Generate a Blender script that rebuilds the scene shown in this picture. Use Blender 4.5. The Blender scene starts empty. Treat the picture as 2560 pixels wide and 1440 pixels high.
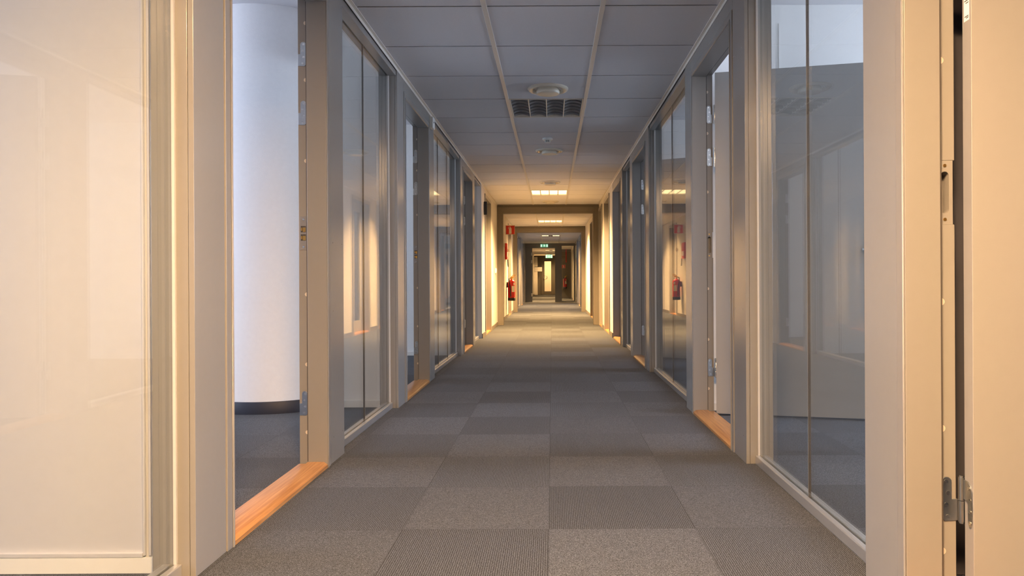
import bpy, bmesh, math, random
from mathutils import Vector, Matrix

# ---------------------------------------------------------------- camera, world, light, exposure
scene = bpy.context.scene
COL = scene.collection
EYE = 0.85                 # eye height
FPX = 1780.0               # focal length in pixels of the 2560 px frame
cam_d = bpy.data.cameras.new('camera')
cam = bpy.data.objects.new('camera', cam_d)
COL.objects.link(cam)
cam_d.sensor_width = 36.0
cam_d.lens = FPX / 2560 * 36.0
cam_d.shift_x = (1280 - 1380) / 2560
cam_d.shift_y = (700 - 720) / 2560
cam_d.clip_start = 0.02
cam_d.clip_end = 200
ROLL = 0.0052
cam.matrix_world = (Matrix.Translation((0, 0, EYE)) @ Matrix.Rotation(math.pi / 2, 4, 'X')
                    @ Matrix.Rotation(-ROLL, 4, 'Z'))
scene.camera = cam

scene.view_settings.view_transform = 'Standard'
scene.view_settings.look = 'None'
scene.view_settings.gamma = 1
scene.view_settings.use_curve_mapping = False
scene.view_settings.exposure = 0.0
scene.cycles.max_bounces = 14
scene.cycles.diffuse_bounces = 6
scene.cycles.glossy_bounces = 6
scene.cycles.transparent_max_bounces = 24
scene.cycles.sample_clamp_indirect = 6.0
scene.cycles.caustics_reflective = False
scene.cycles.caustics_refractive = False
scene.cycles.use_denoising = True

world = bpy.data.worlds.new('sky')
scene.world = world
world.use_nodes = True
bgn = world.node_tree.nodes['Background']
bgn.inputs['Color'].default_value = (0.62, 0.78, 1.0, 1)
bgn.inputs['Strength'].default_value = 0.6

DAY = (0.70, 0.785, 1.0)      # daylight through the office windows
DAY_W = 45.0                 # watts per square metre of window
WARM = (1.0, 0.585, 0.235)
WARM_NEAR = (1.0, 0.62, 0.315)     # ceiling lamps
LAMP_E = 435.0               # emission of the lamp overhead
LAMP_I = 185.0                # intensity of each lamp farther on, W/sr
#                # emission of a lit lamp's diffuser

# ---------------------------------------------------------------- dimensions
XL, XR = 1.028, 0.890        # half widths of the corridor, left and right
HC = EYE + 1.424             # corridor ceiling
HR = EYE + 1.777             # ceiling of the offices
T = 0.125                    # thickness of the glazed partitions
DH = 2.124                   # clear height of the doors
GLASS_D = 0.055              # how far the glass lies behind the posts
FAC = 4.9                    # the facade, from the partition
YB, YE = -4.0, 41.2

# ---------------------------------------------------------------- helpers
def tag(o, label=None, cat=None, group=None, kind=None):
    if label: o['label'] = label
    if cat: o['category'] = cat
    if group: o['group'] = group
    if kind: o['kind'] = kind
    return o

def empty(name, loc=(0, 0, 0)):
    o = bpy.data.objects.new(name, None)
    o.empty_display_size = 0.1
    o.location = loc
    COL.objects.link(o)
    return o

ORIG = {}
def origin_of(o):
    v = Vector((0, 0, 0))
    while o is not None:
        v = v + o.location
        o = o.parent
    return v

class MB:
    """collects shapes in world coordinates and links them as one mesh"""
    def __init__(self):
        self.bm = bmesh.new()
    def box(self, x0, x1, y0, y1, z0, z1):
        x0, x1 = min(x0, x1), max(x0, x1); y0, y1 = min(y0, y1), max(y0, y1); z0, z1 = min(z0, z1), max(z0, z1)
        v = [self.bm.verts.new(p) for p in ((x0, y0, z0), (x1, y0, z0), (x1, y1, z0), (x0, y1, z0),
                                            (x0, y0, z1), (x1, y0, z1), (x1, y1, z1), (x0, y1, z1))]
        for f in ((3, 2, 1, 0), (4, 5, 6, 7), (0, 1, 5, 4), (1, 2, 6, 5), (2, 3, 7, 6), (3, 0, 4, 7)):
            self.bm.faces.new([v[i] for i in f])
        return self
    def prism(self, pts, axis, a, b):
        """closed outline pts (2D) extruded along an axis from a to b"""
        def P(p, t):
            return {'x': (t, p[0], p[1]), 'y': (p[0], t, p[1]), 'z': (p[0], p[1], t)}[axis]
        A = [self.bm.verts.new(P(p, a)) for p in pts]
        B = [self.bm.verts.new(P(p, b)) for p in pts]
        n = len(pts)
        self.bm.faces.new(A); self.bm.faces.new(B[::-1])
        for i in range(n):
            self.bm.faces.new([A[i], B[i], B[(i + 1) % n], A[(i + 1) % n]])
        return self
    def lathe(self, prof, c, n=40, axis='z'):
        """profile of (r, h) turned about an axis through c"""
        rings = []
        for r, h in prof:
            ring = []
            m = 1 if r < 1e-6 else n
            for k in range(m):
                t = 2 * math.pi * k / n
                a, b = r * math.cos(t), r * math.sin(t)
                p = {'z': (a, b, h), 'y': (a, h, b), 'x': (h, a, b)}[axis]
                ring.append(self.bm.verts.new((c[0] + p[0], c[1] + p[1], c[2] + p[2])))
            rings.append(ring)
        for A, B in zip(rings, rings[1:]):
            if len(A) == 1 and len(B) == 1: continue
            for k in range(n):
                k2 = (k + 1) % n
                if len(A) == 1: f = [A[0], B[k], B[k2]]
                elif len(B) == 1: f = [A[k], B[0], A[k2]]
                else: f = [A[k], B[k], B[k2], A[k2]]
                self.bm.faces.new(f)
        return self
    def cyl(self, c, r, h0, h1, axis='z', n=24):
        return self.lathe([(0, h0), (r, h0), (r, h1), (0, h1)], c, n, axis)
    def tube(self, pts, r, n=10):
        pts = [Vector(p) for p in pts]
        rings = []
        for i, p in enumerate(pts):
            d = (pts[min(i + 1, len(pts) - 1)] - pts[max(i - 1, 0)]).normalized()
            a = d.cross(Vector((0, 0, 1)))
            if a.length < 1e-3: a = d.cross(Vector((1, 0, 0)))
            a.normalize(); b = d.cross(a).normalized()
            rings.append([self.bm.verts.new(p + r * (a * math.cos(2 * math.pi * k / n) + b * math.sin(2 * math.pi * k / n))) for k in range(n)])
        for A, B in zip(rings, rings[1:]):
            for k in range(n):
                self.bm.faces.new([A[k], B[k], B[(k + 1) % n], A[(k + 1) % n]])
        self.bm.faces.new(rings[0][::-1]); self.bm.faces.new(rings[-1])
        return self
    def transform(self, M):
        bmesh.ops.transform(self.bm, matrix=M, verts=self.bm.verts[:])
        return self
    def build(self, name, mat, parent=None, bevel=0, smooth=False, seg=2, loc=None):
        bmesh.ops.recalc_face_normals(self.bm, faces=self.bm.faces[:])
        o_w = origin_of(parent) if parent else Vector(loc or (0, 0, 0))
        bmesh.ops.translate(self.bm, vec=-o_w, verts=self.bm.verts[:])
        me = bpy.data.meshes.new(name)
        self.bm.to_mesh(me); self.bm.free()
        if smooth:
            for p in me.polygons: p.use_smooth = True
        me.materials.append(mat)
        o = bpy.data.objects.new(name, me)
        COL.objects.link(o)
        if parent: o.parent = parent
        else: o.location = o_w
        if smooth:
            try:
                me.set_sharp_from_angle(angle=math.radians(40))
            except Exception:
                pass
        if bevel:
            m = o.modifiers.new('bevel', 'BEVEL'); m.width = bevel; m.segments = seg
            m.limit_method = 'ANGLE'; m.angle_limit = math.radians(40)
            m.harden_normals = True
            for p in me.polygons: p.use_smooth = True
        return o

def struct(o, label=None):
    return tag(o, label, None, None, 'structure')

def stadium(cx, cz, w, h, n=8):
    r = w / 2; pts = []
    for k in range(n + 1):
        t = math.pi * k / n
        pts.append((cx + r * math.cos(t), cz + h / 2 - r + r * math.sin(t)))
    for k in range(n + 1):
        t = math.pi + math.pi * k / n
        pts.append((cx + r * math.cos(t), cz - h / 2 + r + r * math.sin(t)))
    return pts

# ---------------------------------------------------------------- materials
def new_mat(name):
    m = bpy.data.materials.new(name); m.use_nodes = True
    nt = m.node_tree
    return m, nt, nt.nodes['Principled BSDF']

def N(nt, t, **kw):
    n = nt.nodes.new(t)
    for k, v in kw.items(): setattr(n, k, v)
    return n

def painted(name, col, rough=0.4, metal=0.0, noise=0.03, bump=0.0, scale=40, spec=0.5):
    """plain painted surface with a faint mottling and an optional fine orange peel"""
    m, nt, b = new_mat(name)
    g = N(nt, 'ShaderNodeNewGeometry')
    n = N(nt, 'ShaderNodeTexNoise'); n.inputs['Scale'].default_value = scale; n.inputs['Detail'].default_value = 3
    nt.links.new(g.outputs['Position'], n.inputs['Vector'])
    mx = N(nt, 'ShaderNodeMix', data_type='RGBA')
    mx.inputs['A'].default_value = (*[c * (1 - noise) for c in col], 1)
    mx.inputs['B'].default_value = (*[min(1, c * (1 + noise)) for c in col], 1)
    nt.links.new(n.outputs['Fac'], mx.inputs['Factor'])
    nt.links.new(mx.outputs['Result'], b.inputs['Base Color'])
    b.inputs['Roughness'].default_value = rough
    b.inputs['Metallic'].default_value = metal
    b.inputs['Specular IOR Level'].default_value = spec
    if bump:
        bp = N(nt, 'ShaderNodeBump'); bp.inputs['Strength'].default_value = bump; bp.inputs['Distance'].default_value = 0.002
        n2 = N(nt, 'ShaderNodeTexNoise'); n2.inputs['Scale'].default_value = 260; n2.inputs['Detail'].default_value = 2
        nt.links.new(g.outputs['Position'], n2.inputs['Vector'])
        nt.links.new(n2.outputs['Fac'], bp.inputs['Height'])
        nt.links.new(bp.outputs['Normal'], b.inputs['Normal'])
    return m

def glow(name, col, strength):
    m, nt, b = new_mat(name)
    b.inputs['Base Color'].default_value = (0.8, 0.8, 0.8, 1)
    b.inputs['Emission Color'].default_value = (*col, 1)
    b.inputs['Emission Strength'].default_value = strength
    return m

def glass_mat(name, tint=(0.97, 0.985, 0.978)):
    m = bpy.data.materials.new(name); m.use_nodes = True
    nt = m.node_tree
    for n in list(nt.nodes): nt.nodes.remove(n)
    out = N(nt, 'ShaderNodeOutputMaterial')
    g = N(nt, 'ShaderNodeNewGeometry')
    ior = N(nt, 'ShaderNodeMix', data_type='FLOAT')
    ior.inputs['A'].default_value = 1.52; ior.inputs['B'].default_value = 1 / 1.52
    nt.links.new(g.outputs['Backfacing'], ior.inputs['Factor'])
    fr = N(nt, 'ShaderNodeFresnel'); nt.links.new(ior.outputs['Result'], fr.inputs['IOR'])
    tr = N(nt, 'ShaderNodeBsdfTransparent'); tr.inputs['Color'].default_value = (*tint, 1)
    gl = N(nt, 'ShaderNodeBsdfGlossy'); gl.inputs['Roughness'].default_value = 0.0
    mx = N(nt, 'ShaderNodeMixShader')
    nt.links.new(fr.outputs['Fac'], mx.inputs['Fac'])
    nt.links.new(tr.outputs['BSDF'], mx.inputs[1]); nt.links.new(gl.outputs['BSDF'], mx.inputs[2])
    nt.links.new(mx.outputs['Shader'], out.inputs['Surface'])
    return m

def math_n(nt, op, a, b=None):
    n = N(nt, 'ShaderNodeMath', operation=op)
    for i, v in enumerate((a, b)):
        if v is None: continue
        if isinstance(v, (int, float)): n.inputs[i].default_value = v
        else: nt.links.new(v, n.inputs[i])
    return n.outputs[0]

def carpet_mat():
    m, nt, b = new_mat('carpet_tiles')
    g = N(nt, 'ShaderNodeNewGeometry')
    s = N(nt, 'ShaderNodeSeparateXYZ'); nt.links.new(g.outputs['Position'], s.inputs[0])
    tx = math_n(nt, 'DIVIDE', math_n(nt, 'ADD', s.outputs['X'], 10.015), 0.5)
    ty = math_n(nt, 'DIVIDE', math_n(nt, 'ADD', s.outputs['Y'], 10 - 0.43), 0.5)
    fx, fy = math_n(nt, 'FLOOR', tx), math_n(nt, 'FLOOR', ty)
    par = math_n(nt, 'MODULO', math_n(nt, 'ADD', fx, fy), 2.0)          # quarter turned every other tile
    # pile noise stretched along the ribs
    def pile(sx, sy):
        cm = N(nt, 'ShaderNodeCombineXYZ')
        nt.links.new(math_n(nt, 'MULTIPLY', s.outputs['X'], sx), cm.inputs[0])
        nt.links.new(math_n(nt, 'MULTIPLY', s.outputs['Y'], sy), cm.inputs[1])
        nt.links.new(math_n(nt, 'MULTIPLY', par, 7.3), cm.inputs[2])
        n = N(nt, 'ShaderNodeTexNoise'); n.inputs['Scale'].default_value = 1; n.inputs['Detail'].default_value = 2
        n.inputs['Roughness'].default_value = 0.6
        nt.links.new(cm.outputs[0], n.inputs['Vector'])
        return n.outputs['Fac']
    wob = N(nt, 'ShaderNodeTexNoise'); wob.inputs['Scale'].default_value = 140; wob.inputs['Detail'].default_value = 2
    nt.links.new(g.outputs['Position'], wob.inputs['Vector'])
    def rib(c):
        c = math_n(nt, 'ADD', c, math_n(nt, 'MULTIPLY', wob.outputs['Fac'], 0.007))
        return math_n(nt, 'SINE', math_n(nt, 'MULTIPLY', c, 2 * math.pi / 0.0066))
    mA = math_n(nt, 'ADD', math_n(nt, 'MULTIPLY', rib(s.outputs['X']), 0.105), pile(560, 330))
    mB = math_n(nt, 'ADD', math_n(nt, 'MULTIPLY', rib(s.outputs['Y']), 0.035), pile(430, 600))
    mx = N(nt, 'ShaderNodeMix', data_type='FLOAT')
    nt.links.new(par, mx.inputs['Factor']); nt.links.new(mA, mx.inputs['A']); nt.links.new(mB, mx.inputs['B'])
    ramp = N(nt, 'ShaderNodeValToRGB')
    e = ramp.color_ramp.elements
    e[0].position = 0.36; e[0].color = (0.0060, 0.0070, 0.0085, 1)
    e[1].position = 0.68; e[1].color = (0.170, 0.190, 0.226, 1)
    k = ramp.color_ramp.elements.new(0.5); k.color = (0.033, 0.037, 0.0445, 1)
    nt.links.new(mx.outputs['Result'], ramp.inputs['Fac'])
    # each tile from its own batch; turned tiles painted lighter, like ribs catching light
    wn = N(nt, 'ShaderNodeTexWhiteNoise', noise_dimensions='2D')
    cm = N(nt, 'ShaderNodeCombineXYZ'); nt.links.new(fx, cm.inputs[0]); nt.links.new(fy, cm.inputs[1])
    nt.links.new(cm.outputs[0], wn.inputs['Vector'])
    gain = math_n(nt, 'ADD', math_n(nt, 'ADD', math_n(nt, 'MULTIPLY', wn.outputs['Value'], 0.28), 0.64), math_n(nt, 'MULTIPLY', par, 0.24))
    # thin seam
    def seam(t):
        fr = math_n(nt, 'FRACT', t)
        return math_n(nt, 'LESS_THAN', math_n(nt, 'MINIMUM', fr, math_n(nt, 'SUBTRACT', 1.0, fr)), 0.004)
    sm = math_n(nt, 'MAXIMUM', seam(tx), seam(ty))
    gain = math_n(nt, 'MULTIPLY', gain, math_n(nt, 'SUBTRACT', 1.0, math_n(nt, 'MULTIPLY', sm, 0.35)))
    sc = N(nt, 'ShaderNodeVectorMath', operation='SCALE')
    nt.links.new(ramp.outputs['Color'], sc.inputs[0]); nt.links.new(gain, sc.inputs['Scale'])
    nt.links.new(sc.outputs[0], b.inputs['Base Color'])
    b.inputs['Roughness'].default_value = 0.95
    b.inputs['Specular IOR Level'].default_value = 0.12
    b.inputs['Sheen Weight'].default_value = 0.09
    bp = N(nt, 'ShaderNodeBump'); bp.inputs['Strength'].default_value = 0.5; bp.inputs['Distance'].default_value = 0.003
    nt.links.new(mx.outputs['Result'], bp.inputs['Height']); nt.links.new(bp.outputs['Normal'], b.inputs['Normal'])
    return m

def wood_mat():
    m, nt, b = new_mat('oak')
    g = N(nt, 'ShaderNodeNewGeometry')
    mp = N(nt, 'ShaderNodeMapping'); mp.inputs['Scale'].default_value = (90, 3.5, 60)
    nt.links.new(g.outputs['Position'], mp.inputs['Vector'])
    n = N(nt, 'ShaderNodeTexNoise'); n.inputs['Scale'].default_value = 1; n.inputs['Detail'].default_value = 5
    n.inputs['Distortion'].default_value = 0.6
    nt.links.new(mp.outputs[0], n.inputs['Vector'])
    r = N(nt, 'ShaderNodeValToRGB'); e = r.color_ramp.elements
    e[0].position = 0.3; e[0].color = (0.34, 0.145, 0.045, 1)
    e[1].position = 0.72; e[1].color = (0.58, 0.30, 0.11, 1)
    nt.links.new(n.outputs['Fac'], r.inputs['Fac']); nt.links.new(r.outputs['Color'], b.inputs['Base Color'])
    b.inputs['Roughness'].default_value = 0.28
    return m

M = {}
M['post'] = painted('grey_lacquer', (0.25, 0.240, 0.226), 0.19, noise=0.02, spec=0.65)
M['frame'] = painted('grey_frame_lacquer', (0.24, 0.228, 0.212), 0.28, noise=0.02)
M['leaf'] = painted('grey_door_lacquer', (0.275, 0.262, 0.245), 0.42, noise=0.02)
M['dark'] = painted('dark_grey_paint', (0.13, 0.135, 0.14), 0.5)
M['seal'] = painted('rubber_seal', (0.06, 0.052, 0.045), 0.6)
M['alu'] = painted('anodised_aluminium', (0.72, 0.72, 0.71), 0.28, metal=0.85, noise=0.02)
M['steel'] = painted('zinc_plated_steel', (0.52, 0.54, 0.55), 0.28, metal=1.0, noise=0.06)
M['screw'] = painted('screw_steel', (0.72, 0.71, 0.68), 0.2, metal=1.0)
M['brass'] = painted('brass', (0.70, 0.40, 0.11), 0.3, metal=1.0)
M['white'] = painted('white_wall_paint', (0.84, 0.835, 0.81), 0.75, bump=0.12)
M['wallpale'] = painted('pale_corridor_paint', (0.60, 0.575, 0.53), 0.7, bump=0.12)
M['weave'] = painted('white_woven_wallpaper', (0.90, 0.90, 0.895), 0.7, bump=0.35)
M['cream'] = painted('cream_panel', (0.59, 0.585, 0.60), 0.45)
M['plastic'] = painted('white_plastic', (0.82, 0.81, 0.77), 0.35)
M['cap'] = painted('beige_cap', (0.62, 0.54, 0.45), 0.4)
M['tile'] = painted('ceiling_tile', (0.74, 0.73, 0.745), 0.9, bump=0.25, scale=90)
M['railm'] = painted('ceiling_rail_enamel', (0.72, 0.68, 0.62), 0.35)
M['black'] = painted('black_plastic', (0.018, 0.018, 0.02), 0.4)
M['navy'] = painted('dark_blue_skirting', (0.016, 0.018, 0.03), 0.5)
M['grille'] = painted('diffuser_enamel', (0.74, 0.69, 0.58), 0.25)
M['louvre'] = painted('grey_louvre', (0.23, 0.23, 0.24), 0.42, metal=0.3)
M['blade'] = painted('dark_louvre', (0.24, 0.24, 0.25), 0.8, spec=0.1)
M['bead'] = painted('grey_bead', (0.50, 0.495, 0.48), 0.4)
M['screen'] = painted('screen_grey', (0.21, 0.215, 0.225), 0.5)
M['fin'] = painted('pale_fin', (0.83, 0.76, 0.66), 0.3)
M['red'] = painted('red_enamel', (0.62, 0.012, 0.012), 0.28)
M['redsign'] = painted('red_sign', (0.70, 0.035, 0.015), 0.5)
M['vestibule'] = painted('vestibule_cream', (0.80, 0.76, 0.70), 0.6)
M['signwhite'] = painted('sign_white', (0.88, 0.82, 0.68), 0.5)
M['paper'] = painted('paper', (0.82, 0.81, 0.78), 0.8)
M['ink'] = painted('ink', (0.05, 0.045, 0.04), 0.7)
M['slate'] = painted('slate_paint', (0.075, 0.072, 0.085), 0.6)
M['taupe'] = painted('taupe_paint', (0.14, 0.123, 0.100), 0.5)
M['glass'] = glass_mat('partition_glass')
M['carpet'] = carpet_mat()
M['oak'] = wood_mat()
M['lamp'] = glow('lit_lamp_diffuser', WARM_NEAR, LAMP_E)
M['lampglow'] = glow('lamp_diffuser_glow', (1.0, 0.76, 0.36), 2.1)
M['green'] = glow('green_sign_glow', (0.02, 0.42, 0.20), 0.8)
M['greenlit'] = glow('green_sign_bright', (0.05, 0.75, 0.42), 0.9)
M['signlit'] = glow('sign_white_glow', (0.75, 1.0, 0.85), 1.0)

# ---------------------------------------------------------------- floor, ceilings, outer shell
XO = XR + FAC
mb = MB(); mb.box(-XL - FAC - .3, XO + .3, YB - .2, YE + 3.2, -0.12, 0.0)
struct(mb.build('floor', M['carpet']), 'grey carpet tiles laid in a quarter turned checkerboard along the corridor')

YC = [3.70 + 0.632 * k for k in range(-12, 58)]      # cross seams of the corridor ceiling
RX0, RX1 = -0.345, 0.270                               # the two long ceiling rails
LAMP_Y = [YC[12 + 3 + 9 * k] for k in range(-1, 7)]    # lamp bays
mb = MB()
g = 0.0068
for y0, y1 in zip(YC, YC[1:]):
    if y1 < YB or y0 > YE: continue
    for k, (x0, x1) in enumerate(((-XL, RX0), (RX0, RX1), (RX1, XR))):
        if k == 1 and any(abs(y0 - ly) < 0.01 for ly in LAMP_Y): continue
        mb.box(x0 + .001, x1 - .001, y0 + g, y1 - g, HC, HC + 0.0022)
        mb.box(x0 + .014, x1 - .014, y0 + .02, y1 - .02, HC + .0022, HC + .016)
ceil = mb.build('ceiling', M['tile'])
struct(ceil, 'suspended corridor ceiling of grey white tiles between two pale rails')
mb = MB(); mb.box(-XL - T, XR + T, YB, YE, HC + 0.12, HC + 0.16)
for y0, y1 in zip(YC, YC[1:]):
    pass
mb.build('ceiling_backing', M['dark'], ceil)
for x in (RX0, RX1):
    mb = MB(); mb.box(x - .0135, x + .0135, YB, YE, HC - .005, HC + .01)
    mb.build('ceiling_rail', M['railm'], ceil, bevel=0.0015, seg=1)
for sx, X in ((-1, XL), (1, XR)):
    mb = MB()
    mb.box(sx * (X - .020), sx * X, YB, 13.4, HC - .003, HC + .008)
    mb.box(sx * (X - .003), sx * X, YB, 13.4, HC - .022, HC - .003)
    mb.build('edge_moulding', M['railm'], ceil, bevel=0.0015, seg=1)

# ---------------------------------------------------------------- side partitions
class Side:
    def __init__(self, sx, X, word):
        self.s, self.X, self.word = sx, X, word
    def x(self, d):                       # d metres behind the corridor face
        return self.s * (self.X + d)
L, R = Side(-1, XL, 'left'), Side(1, XR, 'right')
count = {'window': 0, 'door': 0, 'trim': 0}

def nxt(k):
    count[k] += 1
    return '%s_%d' % (k, count[k])

def post(S, y0, y1, label, mat='post'):
    mb = MB(); mb.box(S.x(0), S.x(.0165), y0, y1, 0, HC - .0005); mb.box(S.x(.018), S.x(T), y0, y1, 0, HC - .0005); mb.box(S.x(.016), S.x(.019), y0 + .004, y1 - .004, 0, HC - .001)
    o = mb.build(nxt('trim'), M[mat], bevel=0.002, loc=(S.x(T / 2), (y0 + y1) / 2, 0))
    if 'just past the doorway' in label or 'nearest glazing and the second' in label:
        mb = MB()
        for z in (.12, .71, 1.03, 1.93):
            for yy in (y0 + .05, y1 - .03):
                mb.cyl((S.x(0), yy, z), .003, -.001, .001, 'x', 10)
        mb.build('screw', M['screw'], o)
    return struct(o, label)

def window(S, y0, y1, n, label):
    """floor to ceiling glazing of n panes between two posts"""
    root = struct(empty(nxt('window'), (S.x(T / 2), (y0 + y1) / 2, 0)), label)
    top = EYE + 1.368
    w = (y1 - y0) / n
    d = GLASS_D
    for k in range(n):
        a, b = y0 + k * w + (.0025 if k else .004), y0 + (k + 1) * w - (.0025 if k < n - 1 else .004)
        mb = MB(); mb.box(S.x(d + .006), S.x(d + .016), a, b, .034, top + .006)
        mb.build('glass_pane', M['glass'], root)
        if k:
            mb = MB(); mb.box(S.x(d + .0062), S.x(d + .0158), a - .0045, a - .0025, .034, top)
            mb.build('joint', M['seal'], root)
            mb = MB(); mb.box(S.x(d + .0058), S.x(d + .0162), a - .0024, a - .0004, .034, top)
            mb.build('joint_bead', M['alu'], root)
    mb = MB(); mb.box(S.x(d - .016), S.x(d + .0055), y0, y1, 0, .040); mb.box(S.x(d + .0165), S.x(d + .04), y0, y1, 0, .040)
    mb.build('base_rail', M['alu'], root, bevel=0.004)
    mb = MB(); mb.box(S.x(.007), S.x(d + .0055), y0, y1, top, HC - .001); mb.box(S.x(d + .0165), S.x(d + .05), y0, y1, top, HC + .02)
    mb.build('head_rail', M['post'], root, bevel=0.002)
    for a, b in ((y0, y0 + .008), (y1 - .008, y1)):
        mb = MB(); mb.box(S.x(d - .003), S.x(d + .0055), a, b, .040, top)
        mb.build('glazing_bead', M['bead'], root)
    return root

def hinge(S, root, y, z, leaf=None, foot=True):
    """butt hinge screwed to the jamb that faces the camera; z is its lower end"""
    h = 0.112; w = .026
    c = 0.104
    pts = []
    for k in range(9):
        t = math.pi * k / 8
        pts.append((c - w / 2 * math.cos(t), z + h - w / 2 + w / 2 * math.sin(t)))
    if foot:
        e = .132 if leaf else .1275
        pts += [(c + w / 2, z + .056), (e, z + .056), (e, z + .002)]
    else:
        pts += [(c + w / 2, z + .012), (c + w / 2 - .008, z)]
    pts += [(c - w / 2 + .008, z), (c - w / 2, z + .008)]
    pts = [(S.x(a), b) for a, b in pts]
    mb = MB(); mb.prism(pts, 'y', y - .0025, y + .002)
    hg = mb.build('hinge', M['steel'], root, bevel=0.0008, seg=1)
    mb = MB()
    for k, dx in enumerate((.003, -.002, .003, -.002)):
        mb.cyl((S.x(c + dx), y - .0025, z + .013 + k * .029), .0052, -.0012, .001, 'y', 16)
        mb.cyl((S.x(c + dx), y - .0037, z + .013 + k * .029), .0022, -.0004, .001, 'y', 6)
    mb.build('screw', M['screw'], hg)
    if leaf:
        mb = MB(); mb.cyl((S.x(.139), y - .006, z), .0078, 0, .053, 'z', 20)
        mb.cyl((S.x(.139), y - .006, z), .006, -.004, 0, 'z', 20)
        if leaf:
            mb.cyl((S.x(.139), y - .006, z), .0078, .0545, .112, 'z', 20)
            mb.cyl((S.x(.139), y - .006, z), .0055, .112, .1165, 'z', 20)
        mb.build('knuckle', M['steel'], hg, smooth=True)
    return hg

def slot_plate(S, root, y, z0, z1):
    """moulded keep with a long slot, let into the rebate"""
    cx, cz = .104, (z0 + z1) / 2
    inner = stadium(cx, cz, .021, .106)
    outer = []
    n = len(inner)
    x0, x1 = .0885, .1245
    for p in inner:                         # outer rectangle, one point per inner point
        dx, dz = p[0] - cx, p[1] - cz
        sxx = ((x1 - cx) if dx > 0 else (cx - x0)) / max(abs(dx), 1e-6)
        szz = (z1 - cz) / max(abs(dz), 1e-6)
        s = min(sxx, szz)
        outer.append((cx + dx * s, cz + dz * s))
    bm = bmesh.new()
    def ring(pts, yy): return [bm.verts.new((S.x(a), yy, b)) for a, b in pts]
    O, I, B = ring(outer, y), ring(inner, y), ring(inner, y + .026)
    for i in range(n):
        j = (i + 1) % n
        bm.faces.new([O[i], O[j], I[j], I[i]])
        bm.faces.new([I[i], I[j], B[j], B[i]])
    bm.faces.new(B)
    mb = MB(); mb.bm = bm
    for a, b in ((z0, z0 + .0), (z1, z1)):
        pass
    o = mb.build('strike_plate', M['frame'], root)
    mb = MB()
    for z in (z0 + .013, z1 - .013):
        mb.cyl((S.x(cx), y, z), .0042, -.0012, .001, 'y', 14)
    mb.build('screw', M['brass'], o)
    return o

def lock_plate(S, root, y, z0, z1):
    """steel strike plate with two brass lined latch holes"""
    mb = MB(); mb.box(S.x(.0905), S.x(.1225), y - .0022, y + .001, z0, z1)
    o = mb.build('strike_plate', M['louvre'], root, bevel=.0008, seg=1)
    mid = (z0 + z1) / 2
    for za in (mid + .004, mid - .034):
        mb = MB(); mb.box(S.x(.0950), S.x(.1185), y - .0029, y, za, za + .029)
        mb.build('latch_hole', M['ink'], o)
        mb = MB(); mb.box(S.x(.0965), S.x(.1085), y - .0040, y, za + .002, za + .022)
        mb.build('latch_lip', M['brass'], o)
        mb = MB(); mb.box(S.x(.111), S.x(.117), y - .0036, y, za + .007, za + .021)
        mb.build('adjuster', M['brass'], o)
    mb = MB()
    for z in (z0 + .014, z1 - .014):
        mb.cyl((S.x(.106), y - .0022, z), .0045, -.001, .001, 'y', 14)
    mb.build('screw', M['screw'], o)
    return o

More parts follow.
